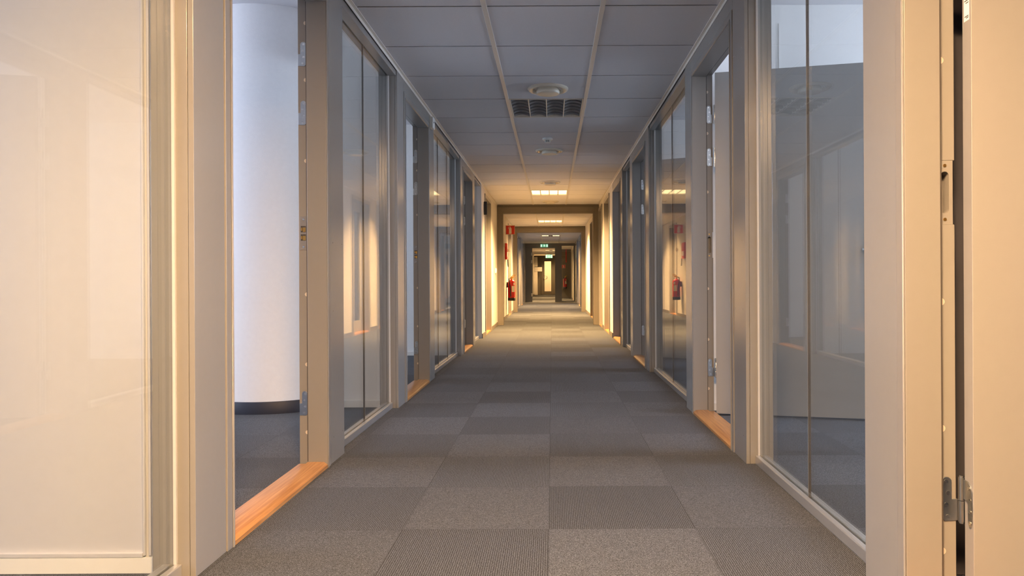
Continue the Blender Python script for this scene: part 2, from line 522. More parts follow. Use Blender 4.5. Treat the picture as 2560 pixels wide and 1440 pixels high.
HZ = (0.236, 1.563, 1.832)                 # lower ends of the three hinges
KZ = (0.985, 1.147)                        # the keep
def door(S, y0, y1, label, detail=2, angle=None, lock='slot', white=False, closed=False, sheet=False):
    """open doorway from y0 to y1: lacquered steel frame, oak threshold, hinges on the far jamb, leaf swung into the office"""
    root = struct(empty(nxt('door'), (S.x(T / 2), (y0 + y1) / 2, 0)), label)
    fw = .046; rb = .014; pr = -.004
    mb = MB()
    # far jamb, near jamb, head
    mb.box(S.x(pr), S.x(.086), y1, y1 + fw, 0, DH + fw)
    mb.box(S.x(pr), S.x(.086), y0 - fw, y0, 0, DH + fw)
    mb.box(S.x(pr), S.x(.086), y0, y1, DH, DH + fw)
    # stepped outer edge of the casing
    for q in (.001, .0075):
        mb.box(S.x(pr - .0035), S.x(pr), y1 + q, y1 + q + .0045, 0, DH + q + .0045)
        mb.box(S.x(pr - .0035), S.x(pr), y0 - q - .0045, y0 - q, 0, DH + q + .0045)
        mb.box(S.x(pr - .0035), S.x(pr), y0 - q, y1 + q, DH + q, DH + q + .0045)
    # rebate the leaf closes into
    slot = detail >= 2 and lock == 'slot'
    for za, zb in (((0, KZ[0]), (KZ[1], DH + rb)) if slot else ((0, DH + rb),)):
        mb.box(S.x(.0875), S.x(T + .004), y1 + rb, y1 + fw, za, zb)
    mb.box(S.x(.0875), S.x(T + .004), y0 - fw, y0 - rb, 0, DH + rb)
    mb.box(S.x(.0875), S.x(T + .004), y0 - fw, y1 + fw, DH + rb, DH + fw)
    fr = mb.build('frame', M['frame'], root, bevel=.0022)
    mb = MB()
    mb.box(S.x(.0855), S.x(.0895), y1 + .002, y1 + rb + .002, .03, DH)
    mb.box(S.x(.0855), S.x(.0895), y0 - rb - .002, y0 - .002, .03, DH)
    mb.box(S.x(.0855), S.x(.0895), y0, y1, DH + .002, DH + rb + .002)
    mb.build('seal', M['seal'], root)
    # threshold with a chamfered nose and a lower rear step
    mb = MB()
    prof = [(-.004, 0), (-.004, .015), (.014, .028), (.088, .028), (.090, .020), (.128, .020), (.128, 0)]
    mb.prism([(S.x(a), b) for a, b in prof], 'y', y0 + .0005, y1 - .0005)
    mb.build('threshold', M['oak'], root, bevel=.001, seg=1)
    yj = y1 + rb
    if detail:
        for z in HZ:
            hinge(S, root, yj, z, leaf=angle is not None)
    if detail >= 2:
        if lock == 'slot': slot_plate(S, root, yj, *KZ)
        else: lock_plate(S, root, yj, .993, 1.146)
        mb = MB()
        for z in (0.16, 0.47, 0.79, 1.40, 1.77, 2.03):
            mb.cyl((S.x(.093), yj, z), .009, -.001, .001, 'y', 20)
        mb.build('screw_cap', M['cap'], root)
    if angle is not None:
        px, py = S.x(.139), yj - .006
        w = y1 - y0 + 2 * rb - .006
        a = math.radians(angle)
        z0, z1 = .012, 2.138
        # leaf drawn closed: hinge edge at y=py, running towards -y, then turned about the pin
        def place(mb):
            ang = a if S.s > 0 else -a
            mb.transform(Matrix.Translation((px, py, 0)) @ Matrix.Rotation(ang, 4, 'Z') @ Matrix.Translation((-px, -py, 0)))
            return mb
        mb = MB(); mb.box(S.x(.090), S.x(.1305), py - w, py - .003, z0, z1)
        lf = place(mb).build('leaf', M['leaf'], root, bevel=.0015)
        for z in HZ:
            mb = MB()
            pts = [(.101, z + .052), (.095, z + .044), (.092, z + .03), (.092, z + .006), (.096, z - .006), (.101, z - .012)]
            pts = [(.131, z + .108), (.131, z + .06), (.112, z + .055), (.112, z + .010), (.106, z - .004), (.098, z - .002), (.0935, z + .008), (.0935, z + .085), (.100, z + .1), (.114, z + .108)]
            mb.prism([(S.x(p), q) for p, q in pts], 'y', py - .0045, py - .0005)
            hl = place(mb).build('hinge_leaf', M['steel'], lf, bevel=.0006, seg=1)
            if detail:
                mb = MB()
                for k, dd in enumerate((.101, .1005, .101, .106)):
                    mb.cyl((S.x(dd), py - .0005, z + .008 + k * .028), .0045, -.001, .001, 'y', 14)
                place(mb).build('hinge_screw', M['screw'], lf)
        if detail:
            mb = MB(); mb.box(S.x(.080), S.x(.0895), py - w + .035, py - w + .08, .93, 1.09)
            place(mb).build('handle_plate', M['steel'], lf, bevel=.003)
            mb = MB()
            hx = [(S.x(.080), py - w + .058, 1.02), (S.x(.045), py - w + .058, 1.02), (S.x(.038), py - w + .066, 1.02), (S.x(.038), py - w + .12, 1.02)]
            mb.tube(hx, .009)
            place(mb).build('handle', M['steel'], lf, smooth=True)
        if sheet:
            mb = MB(); mb.box(S.x(.098), S.x(.122), py - .0034, py - .0028, 1.487, 1.549)
            lb = place(mb).build('label_sticker', M['paper'], lf)
            mb = MB()
            for z, q in ((1.541, .016), (1.536, .018), (1.530, .012), (1.497, .017), (1.493, .010)):
                mb.box(S.x(.101), S.x(.101 + q), py - .0028, py - .0024, z, z + .0022)
            place(mb).build('printed_lines', M['ink'], lb)
    return root

# walls above the openings ------------------------------------------------
def header(S, name, y0, y1, z0, mat, label, z1=None):
    mb = MB(); mb.box(S.x(.0), S.x(T), y0, y1, z0, z1 or HC - .0005)
    return struct(mb.build(name, M[mat], bevel=.002, seg=1), label)

for S in (L, R):
    mb = MB(); mb.box(S.x(0.002), S.x(T), YB, YE, HC + .022, HR + .1)
    o = struct(mb.build('wall_%s' % S.word, M['white']), 'wall above the %s partition inside the offices' % S.word)

segs_L = [
    ('P', YB, .73, 'grey partition panel on the left behind the viewpoint'),
    ('W', .73, 2.047, 2, 'nearest left glazing, showing a cream office wall close behind'),
    ('P', 2.047, 2.287, 'nearest post on the left, between cream glazing and the doorway with the round column'),
    ('D', 2.287, 3.241, 'doorway on the left opening onto the white round column', dict(lock='lock')),
    ('P', 3.241, 3.512, 'left post just past the doorway with the round column'),
    ('W', 3.512, 4.753, 2, 'left two pane glazing between the first and second left doorways'),
    ('P', 4.753, 5.013, 'left post between two pane glazing and the second left doorway'),
    ('D', 5.013, 5.930, 'second doorway on the left, onto a pale blue office wall', dict(lock='lock')),
    ('P', 5.930, 6.224, 'left post carrying the small white wall sensor at its top'),
    ('W', 6.224, 8.043, 3, 'left three pane glazing with the lamp mirrored in it'),
    ('P', 8.043, 8.298, 'left post between three pane glazing and the dark third doorway'),
    ('D', 8.298, 9.195, 'third doorway on the left, dark inside', dict(lock='lock', detail=1)),
    ('P', 9.195, 9.505, 'left post past the dark third doorway'),
    ('W', 9.505, 10.36, 1, 'narrow last glazing on the left before the white wall'),
]
segs_R = [
    ('P', YB, .84, 'grey partition panel on the right behind the viewpoint'),
    ('D', .84, 1.786, 'nearest doorway on the right, its grey door swung open at the edge', dict(angle=88, sheet=True)),
    ('P', 1.786, 2.030, 'broad warm lit post on the right beside the nearest open door'),
    ('W', 2.030, 3.273, 2, 'nearest glazing on the right, mirroring the ceiling and left wall'),
    ('P', 3.273, 3.536, 'right post between nearest glazing and the second right doorway'),
    ('D', 3.536, 4.480, 'second doorway on the right with steel hinges and open grey door', dict(angle=77)),
    ('P', 4.480, 4.730, 'right post past the second right doorway'),
    ('W', 4.730, 6.530, 2, 'right glazing mirroring the lit lamp and the red extinguisher'),
    ('P', 6.530, 6.813, 'right post between mirrored lamp glazing and the third right doorway'),
    ('D', 6.813, 7.786, 'third doorway on the right', dict(angle=62, detail=1)),
    ('P', 7.786, 8.090, 'right post past the third right doorway'),
    ('W', 8.090, 8.990, 1, 'narrow single pane glazing on the right'),
    ('P', 8.990, 9.250, 'right post between narrow glazing and the fourth right doorway'),
    ('D', 9.250, 10.330, 'fourth doorway on the right, last before the white wall', dict(angle=80, detail=0)),
]
def run(S, segs, tagword):
    for sg in segs:
        k, a, b = sg[:3]
        if k == 'P': 
            prev = segs[segs.index(sg) - 1][0] if segs.index(sg) else None
            i = segs.index(sg)
            nx = segs[i + 1][0] if i + 1 < len(segs) else None
            post(S, a + (.049 if prev == 'D' else 0), b - (.049 if nx == 'D' else 0), sg[3])
        elif k == 'W': window(S, a, b, sg[3], sg[4])
        elif k == 'D':
            door(S, a, b, sg[3], **(sg[4] if len(sg) > 4 else {}))
            mb = MB(); mb.box(S.x(0), S.x(T), a - .046, b + .046, DH + .049, HC - .0005)
            struct(mb.build(nxt('trim'), M['post'], bevel=.002, seg=1), 'grey panel over the ' + sg[3].split(',')[0])
run(L, segs_L, 'near'); run(R, segs_R, 'near')

# ---------------------------------------------------------------- offices
def cross(S, y0, y1, mat, name, label, x_in=T):
    mb = MB(); mb.box(S.x(x_in + .0005), S.x(FAC), y0, y1, 0, HR)
    o = struct(mb.build(name, M[mat]), label)
    mb = MB(); mb.box(S.x(x_in + .001), S.x(FAC), y0 - .012, y0, 0, .045)
    mb.build('baseboard', M['plastic'], o)
    return o
cl = cross(L, 2.09, 2.17, 'cream', 'wall_office_left', 'cream office wall seen through the nearest left glazing')
mb = MB()
mb.box(L.x(T + .012), L.x(T + .019), 2.080, 2.09, .05, HR); mb.box(L.x(T + .024), L.x(T + .030), 2.082, 2.09, .05, HR)
mb.box(L.x(T + .040), L.x(T + .047), 2.080, 2.09, .05, HR)
mb.box(L.x(T + .047), L.x(FAC), 2.078, 2.09, .046, .058)
mb.build('cover_strip', M['cream'], cl, bevel=.001, seg=1)
cross(L, 4.80, 4.92, 'white', 'wall_office_left', 'white office wall meeting the round column')
cross(L, 8.10, 8.22, 'white', 'wall_office_left', 'white office wall behind the second left doorway')
cross(L, 10.40, 10.52, 'white', 'wall_office_left', 'white office wall at the end of the left offices')
cr0 = cross(R, 1.93, 2.01, 'white', 'wall_office_right', 'office wall behind the nearest right door')
mb = MB(); mb.box(R.x(T + .001), R.x(1.1), 1.920, 1.93, .05, HR); mb.build('dark_lining', M['slate'], cr0)  # dark panel over the white wall, showing through the door gap
cw = cross(R, 4.62, 4.70, 'white', 'wall_office_right', 'white office wall above the grey door seen through the nearest right glazing')
mb = MB(); mb.box(1.478, 1.482, 4.614, 4.62, 1.0, HR - .12)
mb.build('panel_joint', M['plastic'], cw)
cross(R, 7.93, 8.01, 'white', 'wall_office_right', 'white office wall seen through the mirrored lamp glazing')
cross(R, 10.40, 10.52, 'white', 'wall_office_right', 'office wall at the end of the right offices')
for S in (L, R):
    mb = MB(); mb.box(S.x(T), S.x(FAC + .3), YB, 10.52, HR, HR + .1)
    c = struct(mb.build('ceiling_offices_%s' % S.word, M['tile']), 'ceiling of the %s offices' % S.word)
    mb = MB()
    y = -3.6
    while y < 10.4:
        mb.box(S.x(T), S.x(FAC), y - .012, y + .012, HR - .003, HR + .002); y += 1.2
    mb.build('ceiling_rail', M['railm'], c)
    mb = MB(); mb.box(S.x(T), S.x(FAC + .3), YB - .12, YB, 0, HR)
    struct(mb.build('wall_back_%s' % S.word, M['white']), 'rear office wall on the %s' % S.word)
mb = MB(); mb.box(-XL - T, XR + T, YB - .12, YB, 0, HC + .2)
struct(mb.build('wall_back', M['white']), 'rear wall of the corridor behind the viewpoint')

# facades with one window per office
def facade(S, bays, y0, y1, word, gain=1.0, gains=None):
    sill, head = .85, 2.35
    mb = MB()
    x0, x1 = S.x(FAC), S.x(FAC + .25)
    mb.box(x0, x1, y0, y1, 0, sill); mb.box(x0, x1, y0, y1, head, HR)
    e = y0
    for a, b in bays:
        mb.box(x0, x1, e, a, sill, head); e = b
    mb.box(x0, x1, e, y1, sill, head)
    w = struct(mb.build('wall_facade_%s' % word, M['white']), 'outer wall of the offices on the %s' % word)
    for a, b in bays:
        wd = struct(empty(nxt('window'), (S.x(FAC + .12), (a + b) / 2, sill)), 'outside window of an office on the %s' % word)
        mb = MB()
        for p, q in ((a, a + .05), (b - .05, b), ((a + b) / 2 - .025, (a + b) / 2 + .025)):
            mb.box(S.x(FAC + .10), S.x(FAC + .16), p, q, sill, head)
        mb.box(S.x(FAC + .10), S.x(FAC + .16), a + .05, b - .05, sill, sill + .05)
        mb.box(S.x(FAC + .10), S.x(FAC + .16), a + .05, b - .05, head - .05, head)
        mb.build('window_frame', M['plastic'], wd)
        ld = bpy.data.lights.new('daylight', 'AREA'); ld.shape = 'RECTANGLE'
        ld.size = b - a - .1; ld.size_y = head - sill - .1
        ld.color = DAY; ld.energy = gain * (gains or {}).get(a, 1.0) * DAY_W * (b - a) * (head - sill)
        lo = bpy.data.objects.new('daylight', ld); COL.objects.link(lo)
        lo.location = (S.x(FAC + .2), (a + b) / 2, (sill + head) / 2)
        lo.rotation_euler = (math.pi / 2, 0, math.pi / 2 if S.s > 0 else -math.pi / 2)
facade(L, [(-.9, 1.7), (2.5, 4.5), (5.3, 7.8), (8.5, 10.1)], YB, 10.52, 'left', 0.62, {-.9: 1.7, 2.5: 2.1})
facade(R, [(-.7, 1.6), (2.3, 4.3), (5.1, 7.6), (8.4, 10.1)], YB, 10.52, 'right', 1.0, {-.7: .25, 2.3: 1.9})

# round column in the first left office
cx, cy, cr = -1.93, 5.045, .50
mb = MB(); mb.lathe([(cr, .078), (cr, HR)], (cx, cy, 0), 96)
co = mb.build('column', M['weave'], smooth=True, loc=(cx, cy, 0))
tag(co, 'round white column with dark skirting inside the first left office', 'column', None, 'structure')
mb = MB(); mb.lathe([(cr - .02, 0), (cr + .004, 0), (cr + .004, .074), (cr, .080)], (cx, cy, 0), 96)
mb.build('skirting', M['navy'], co, smooth=True)

# ---------------------------------------------------------------- white walled stretch and portals
def white_run(S, y0, y1, holes, name, label, mat='wallpale'):
    """solid white wall with doorways cut in it"""
    mb = MB()
    e = y0
    for a, b in holes:
        mb.box(S.x(0), S.x(.20), e, a, 0, HC); mb.box(S.x(0), S.x(.20), a, b, DH + .03, HC); e = b
    mb.box(S.x(0), S.x(.20), e, y1, 0, HC)
    o = struct(mb.build(name, M[mat]), label)
    mb = MB(); e = y0
    for a, b in list(holes) + [(y1, y1)]:
        mb.box(S.x(-.012), S.x(0), e, a - .07 if a < y1 else a, 0, .07); e = b + .07
    mb.build('baseboard', M['taupe'], o)
    return o

def side_door(S, a, b, label, glazed=False, set_in=.11):
    root = struct(empty(nxt('door'), (S.x(.1), (a + b) / 2, 0)), label)
    mb = MB(); f = .065
    mb.box(S.x(-.014), S.x(.14), a - f, a + .02, 0, DH + .06); mb.box(S.x(-.014), S.x(.14), b - .02, b + f, 0, DH + .06)
    mb.box(S.x(-.014), S.x(.14), a + .02, b - .02, DH, DH + .06)
    mb.build('frame', M['frame'], root, bevel=.003)
    mb = MB(); mb.box(S.x(-.006), S.x(.14), a + .02, b - .02, 0, .022)
    mb.build('threshold', M['oak'], root)
    lf = None
    if glazed:
        mb = MB()
        mb.box(S.x(set_in), S.x(set_in + .04), a + .022, a + .16, .024, DH - .002)
        mb.box(S.x(set_in), S.x(set_in + .04), b - .16, b - .022, .024, DH - .002)
        mb.box(S.x(set_in), S.x(set_in + .04), a + .16, b - .16, .024, .2); mb.box(S.x(set_in), S.x(set_in + .04), a + .16, b - .16, DH - .14, DH - .002)
        lf = mb.build('leaf', M['leaf'], root, bevel=.002)
        mb = MB(); mb.box(S.x(set_in + .015), S.x(set_in + .025), a + .16, b - .16, .2, DH - .14)
        mb.build('glass_pane', M['glass'], lf)
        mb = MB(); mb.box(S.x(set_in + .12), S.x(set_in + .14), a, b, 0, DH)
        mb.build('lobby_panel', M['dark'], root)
    else:
        mb = MB(); mb.box(S.x(set_in), S.x(set_in + .04), a + .022, b - .022, .024, DH - .002)
        lf = mb.build('leaf', M['leaf'], root, bevel=.002)
    mb = MB(); mb.box(S.x(set_in - .012), S.x(set_in), a + .06, a + .10, .92, 1.10)
    h = mb.build('handle_plate', M['steel'], lf, bevel=.002)
    mb = MB(); mb.tube([(S.x(set_in - .01), a + .08, 1.03), (S.x(set_in - .05), a + .08, 1.03), (S.x(set_in - .055), a + .09, 1.03), (S.x(set_in - .055), a + .2, 1.03)], .01)
    mb.build('handle', M['steel'], lf, smooth=True)
    return root

white_run(L, 10.42, 13.42, [(10.98, 11.90)], 'wall_left_white', 'white wall on the left before the first portal')
side_door(L, 10.98, 11.90, 'recessed olive door in the white wall before the first portal, left')
white_run(R, 10.42, 13.42, [(11.0, 11.95), (12.55, 13.30)], 'wall_right_white', 'white wall on the right before the first portal')
side_door(R, 11.0, 11.95, 'glazed door with mid rail in the right white wall', glazed=True)
side_door(R, 12.55, 13.30, 'grey door beside the first portal on the right')
white_run(L, 13.60, 18.85, [(13.95, 14.85), (16.75, 17.7)], 'wall_left_white', 'white wall on the left carrying the fire extinguisher')
side_door(L, 13.95, 14.85, 'olive door just beyond the first portal on the left')
side_door(L, 16.75, 17.7, 'olive door behind the fire extinguisher on the left')
white_run(R, 13.60, 18.85, [(15.4, 16.35)], 'wall_right_white', 'white wall on the right between the two portals')
side_door(R, 15.4, 16.35, 'olive door in the right white wall between the portals')
far_L = [('P', 19.05, 19.30, 'grey post just beyond the second portal on the left'),
         ('W', 19.30, 20.40, 1, 'first far glazing on the left beyond the second portal'),
         ('P', 20.40, 20.65, 'far left post after the first far glazing'),
         ('D', 20.65, 21.55, 'first far doorway on the left beyond the second portal', dict(lock='lock', detail=0)),
         ('P', 21.55, 21.85, 'far left post after the first far doorway'),
         ('W', 21.85, 23.60, 2, 'second far glazing on the left, before the dark fire screen'),
         ('P', 23.60, 23.85, 'far left post after the second far glazing'),
         ('D', 23.85, 24.75, 'second far doorway on the left, before the dark fire screen', dict(lock='lock', detail=0)),
         ('P', 24.75, 27.70, 'last grey panel on the left beside the dark fire screen')]
far_R = [('P', 19.05, 19.35, 'grey post just beyond the second portal on the right'),
         ('D', 19.35, 20.25, 'first far doorway on the right beyond the second portal', dict(detail=0)),
         ('P', 20.25, 20.55, 'far right post after the first far doorway'),
         ('W', 20.55, 22.30, 2, 'first far glazing on the right beyond the second portal'),
         ('P', 22.30, 22.60, 'far right post after the first far glazing'),
         ('D', 22.60, 23.50, 'second far doorway on the right, before the dark fire screen', dict(detail=0)),
         ('P', 23.50, 23.80, 'far right post after the second far doorway'),
         ('W', 23.80, 25.60, 2, 'second far glazing on the right, before the dark fire screen'),
         ('P', 25.60, 27.70, 'last grey panel on the right beside the dark fire screen')]
run(L, far_L, 'far'); run(R, far_R, 'far')
white_run(L, 27.70, YE, [(30, 31), (34, 35)], 'wall_left_white', 'white wall on the left behind the dark fire screen')
white_run(R, 27.70, YE, [(29.2, 30.1), (32.4, 33.4), (35, 36)], 'wall_right_white', 'white wall on the right behind the dark fire screen')
for a, b in ((30, 31), (34, 35)):
    side_door(L, a, b, 'grey door on the left behind the dark fire screen, %s' % ('nearer one' if a < 32 else 'farther one'))
for (a, b), q in zip(((29.2, 30.1), (32.4, 33.4), (35, 36)), ('just before', 'just past', 'well past')):
    side_door(R, a, b, 'grey door on the right %s the distant red extinguisher' % q)
for S in (L, R):
    mb = MB(); mb.box(S.x(T), S.x(FAC + .3), 19.0, 27.8, HR, HR + .1)
    struct(mb.build('ceiling_far_offices_%s' % S.word, M['tile']), 'ceiling of the far offices on the %s' % S.word)
    cross(S, 19.0, 19.1, 'white', 'wall_office_%s' % S.word, 'white wall at the near end of the far %s offices' % S.word)
    cross(S, 27.7, 27.8, 'white', 'wall_office_%s' % S.word, 'white wall at the far end of the far %s offices' % S.word)
    facade(S, [(19.6, 22.6), (23.6, 26.6)], 19.0, 27.8, 'far_%s' % S.word, 0.35)

def portal(y, label, w=.11, h=.165, dep=.18, extra=.02):
    mb = MB()
    mb.box(-XL - .01, -XL + w, y - dep / 2, y + dep / 2, 0, HC); mb.box(XR - w, XR + .01, y - dep / 2, y + dep / 2, 0, HC)
    mb.box(-XL + w, XR - w, y - dep / 2, y + dep / 2, HC - h, HC)
    q = .03
    mb.box(-XL - .01, -XL + w - q, y - dep / 2 - .02, y - dep / 2, 0, HC - .045); mb.box(XR - w + q, XR + .01, y - dep / 2 - .02, y - dep / 2, 0, HC - .045)
    mb.box(-XL + w - q, XR - w + q, y - dep / 2 - .02, y - dep / 2, HC - h + q, HC - .045)
    return struct(mb.build(nxt('trim'), M['taupe'], bevel=.004), label)
portal(13.5, 'taupe portal frame spanning the corridor before the fire extinguisher')
portal(18.95, 'second taupe portal frame, beyond the fire extinguisher')

# ---------------------------------------------------------------- grey fire screen and end wall
YS = 27.6
def px(u, y): return u * y / FPX
sc = struct(empty('trim_%d' % (count['trim'] + 1), (-.1, YS, 0)), 'dark grey fire door screen across the far corridor'); count['trim'] += 1
mb = MB()
mb.box(-XL, -.76, YS, YS + .06, 0, 2.09); mb.box(-XL, .38, YS, YS + .06, 2.09, HC); mb.box(.38, XR, YS, YS + .06, 2.17, HC)
mb.box(.118, .38, YS, YS + .06, 0, 2.09); mb.box(.84, XR, YS, YS + .06, 0, 2.17); mb.box(.38, .84, YS, YS + .06, 0, .05)
mb.build('screen_frame', M['screen'], sc, bevel=.003)
mb = MB(); mb.box(.38, .84, YS + .02, YS + .03, .05, 2.17); mb.build('glass_pane', M['glass'], sc)
for z in (.22, 1.5, 1.80):
    mb = MB(); mb.box(-.805, -.752, YS - .012, YS, z, z + .12); mb.build('hinge', M['plastic'], sc)

mb = MB()
mb.box(-XL - .3, -.43, YE, YE + .1, 0, HC); mb.box(-.05, XR + .3, YE, YE + .1, 0, HC)
mb.box(-.43, -.05, YE, YE + .1, 1.93, HC); mb.box(-.43, -.05, YE, YE + .1, 0, .20)
struct(mb.build('wall_end', M['taupe']), 'taupe end wall of the corridor')
ed = struct(empty(nxt('door'), (-.24, YE - .02, 0)), 'end door with a tall lit glass panel and ring handle')
mb = MB()
mb.box(-.62, -.43, YE - .05, YE - .002, .01, 2.08); mb.box(-.05, .22, YE - .05, YE - .002, .01, 2.08)
mb.box(-.43, -.05, YE - .05, YE - .002, .01, .20); mb.box(-.43, -.05, YE - .05, YE - .002, 1.93, 2.08)
lf = mb.build('leaf', M['taupe'], ed, bevel=.003)
mb = MB(); mb.box(-.43, -.05, YE - .03, YE - .02, .20, 1.93); mb.build('glass_pane', M['glass'], lf)
mb = MB(); n = 24
pts = [(-.38 + .10 * math.cos(2 * math.pi * k / n), YE - .10, 1.0 + .10 * math.sin(2 * math.pi * k / n)) for k in range(n + 1)]
mb.tube(pts, .014); mb.tube([(-.47, YE - .10, 1.0), (-.47, YE - .05, 1.0)], .012)
mb.build('handle', M['steel'], lf, smooth=True)
# vestibule behind the end door
mb = MB()
mb.box(-1.4, 1.2, YE + 2.8, YE + 2.9, 0, 2.6); mb.box(-1.4, -1.3, YE + .1, YE + 2.8, 0, 2.6); mb.box(1.1, 1.2, YE + .1, YE + 2.8, 0, 2.6)
mb.box(-1.4, 1.2, YE + .1, YE + 2.9, 2.5, 2.6)
struct(mb.build('wall_vestibule', M['vestibule']), 'cream vestibule behind the end door')
mb = MB(); mb.box(-1.027, -.83, YE - .32, YE - .001, 0, HC - .09)
struct(mb.build(nxt('trim'), M['vestibule'], bevel=.004), 'cream pilaster in the far left corner')

# ---------------------------------------------------------------- ceiling lamps
LCX = (RX0 + RX1) / 2
def ceiling_lamp(y0, lit, label, far=False, power=1.0):
    y1 = y0 + .632; x0, x1 = RX0 + .0145, RX1 - .0145
    a, b = y0 + .004, y1 - .004
    root = tag(empty('ceiling_light', (LCX, (y0 + y1) / 2, HC)), label, 'ceiling light', 'square louvre lamps along the corridor ceiling')
    mb = MB()
    t = .008
    mb.box(x0, x0 + t, a, b, HC - .003, HC + .09); mb.box(x1 - t, x1, a, b, HC - .003, HC + .09)
    mb.box(x0 + t, x1 - t, a, a + t, HC - .003, HC + .09); mb.box(x0 + t, x1 - t, b - t, b, HC - .003, HC + .09)
    mb.build('frame', M['black'] if far else M['fin'], root, bevel=.001, seg=1)
    mb = MB(); mb.box(x0 + t, x1 - t, a + t, b - t, HC + .092, HC + .10)
    mb.build('housing', M['louvre'], root)
    w = (x1 - x0 - 2 * t) / 4
    for k in range(1, 4):
        mb = MB(); xx = x0 + t + k * w
        mb.box(xx - (.007 if lit else .0035), xx + (.007 if lit else .0035), a + t, b - t, HC - .002, HC + (.02 if lit else .055))
        mb.build('fin', M['fin'], root)
    for k in range(4):
        xa, xb = x0 + t + k * w + .0036, x0 + t + (k + 1) * w - .0036
        if lit:
            if far and k in (1, 2):
                mb = MB(); mb.box(xa + (.07 if k == 1 else 0), xb - (.07 if k == 2 else 0), a + t, b - t, HC + .004, HC + .0115)
                mb.build('cover', M['louvre'], root)
            mb = MB(); mb.box(xa, xb, a + t, b - t, HC + .012, HC + .02)
            mb.build('diffuser', M['lamp' if y0 < 1 else 'lampglow'], root)
        else:
            nb = 6; dy = (b - a - 2 * t) / nb
            for j in range(nb):
                yc = a + t + (j + .5) * dy
                n = 10; pts = []
                # arched cross blade: low at the fins, hollow in the middle
                for i in range(n + 1):
                    u = i / n; pts.append((xa + (xb - xa) * u, HC + .000 + .017 * math.sin(math.pi * u) ** .8))
                pts += [(xb, HC + .055), (xa, HC + .055)]
                MB().prism(pts, 'y', yc - .026, yc + .026).build('louvre_blade', M['blade'], root)
            mb = MB(); mb.box(xa, xb, a + t, b - t, HC + .058, HC + .062)
            mb.build('reflector', M['black'], root)
    if lit and y0 > 1:
        for qx in (-.18, .18):
            for qy in (.17, .46):
                ld = bpy.data.lights.new('lamp_light', 'SPOT'); ld.shadow_soft_size = 0
                ld.spot_size = math.radians(142); ld.spot_blend = 1.0
                ld.color = WARM; ld.energy = LAMP_I * power * 4 * math.pi / 4
                lo = bpy.data.objects.new('lamp_light', ld); COL.objects.link(lo)
                lo.location = (LCX + qx, y0 + qy, HC - .006)
    return root
names = ['lit louvre lamp overhead, just out of view', 'unlit louvre lamp with dark blades beside the nearest round air diffuser',
         'lit louvre lamp before the first portal', 'lit louvre lamp between the two portals',
         'lit lamp in a dark frame beyond the second portal', 'lit lamp in a dark frame seen through the fire door screen',
         'lit lamp in a dark frame beside the farther green exit sign',
         'last lit lamp in a dark frame, right before the taupe end wall']
for k, (y, nm) in enumerate(zip(LAMP_Y, names)):
    ceiling_lamp(y, k != 1, nm, far=k >= 4, power=(1, 1, 1, 1, .8, .7, .5, .12)[k])

# ---------------------------------------------------------------- air diffusers and smoke detector
def diffuser(y, label):
    root = tag(empty('air_diffuser', (LCX + .015, y, HC)), label, 'air diffuser', 'round air diffusers in the corridor ceiling')
    c = (LCX + .015, y, HC)
    mb = MB(); mb.lathe([(.150, 0), (.151, -.006), (.143, -.016), (.130, -.019), (.115, -.014), (.100, .004), (.098, .02)], c, 56)
    mb.build('rim', M['grille'], root, smooth=True)
    mb = MB(); mb.lathe([(.1, .03), (.0, .03)], c, 40); mb.build('duct', M['black'], root)
    mb = MB(); mb.lathe([(.060, .02), (.078, -.004), (.086, -.026), (.086, -.034), (.080, -.042), (.05, -.047), (0, -.049)], c, 56)
    mb.build('valve_cone', M['grille'], root, smooth=True)
    for k in range(3):
        t = 2 * math.pi * k / 3 + .5
        mb = MB(); mb.tube([(c[0] + .07 * math.cos(t), y + .07 * math.sin(t), HC), (c[0] + .105 * math.cos(t), y + .105 * math.sin(t), HC - .006)], .004, 6)
        mb.build('strut', M['grille'], root)
    return root
diffuser(YC[12 + 2] + .33, 'round air diffuser nearest, right by the unlit louvre lamp')
diffuser(YC[12 + 6] + .33, 'round air diffuser just past the small smoke detector')
diffuser(YC[12 + 10] + .33, 'round air diffuser just before the first lit lamp')
diffuser(YC[12 + 14] + .33, 'round air diffuser between the first lit lamp and the portal')
y = YC[12 + 5] + .30
c = (LCX, y, HC)
sd = tag(empty('smoke_detector', c), 'small white smoke detector with black slots between two round diffusers', 'smoke detector')
mb = MB(); mb.lathe([(0, 0), (.050, 0), (.052, -.012), (.046, -.018), (.030, -.020)], c, 40); mb.build('base', M['plastic'], sd, smooth=True)
for k in range(12):
    t = 2 * math.pi * k / 12
    mb = MB(); mb.cyl((c[0] + .0255 * math.cos(t), y + .0255 * math.sin(t), HC), .0036, -.040, -.018, 'z', 8)
    mb.build('cage_bar', M['plastic'], sd)
mb = MB(); mb.cyl(c, .021, -.040, -.018, 'z', 24); mb.build('chamber', M['black'], sd)
mb = MB(); mb.lathe([(0, -.046), (.022, -.045), (.029, -.040), (0, -.040)], c, 32); mb.build('cap', M['plastic'], sd, smooth=True)

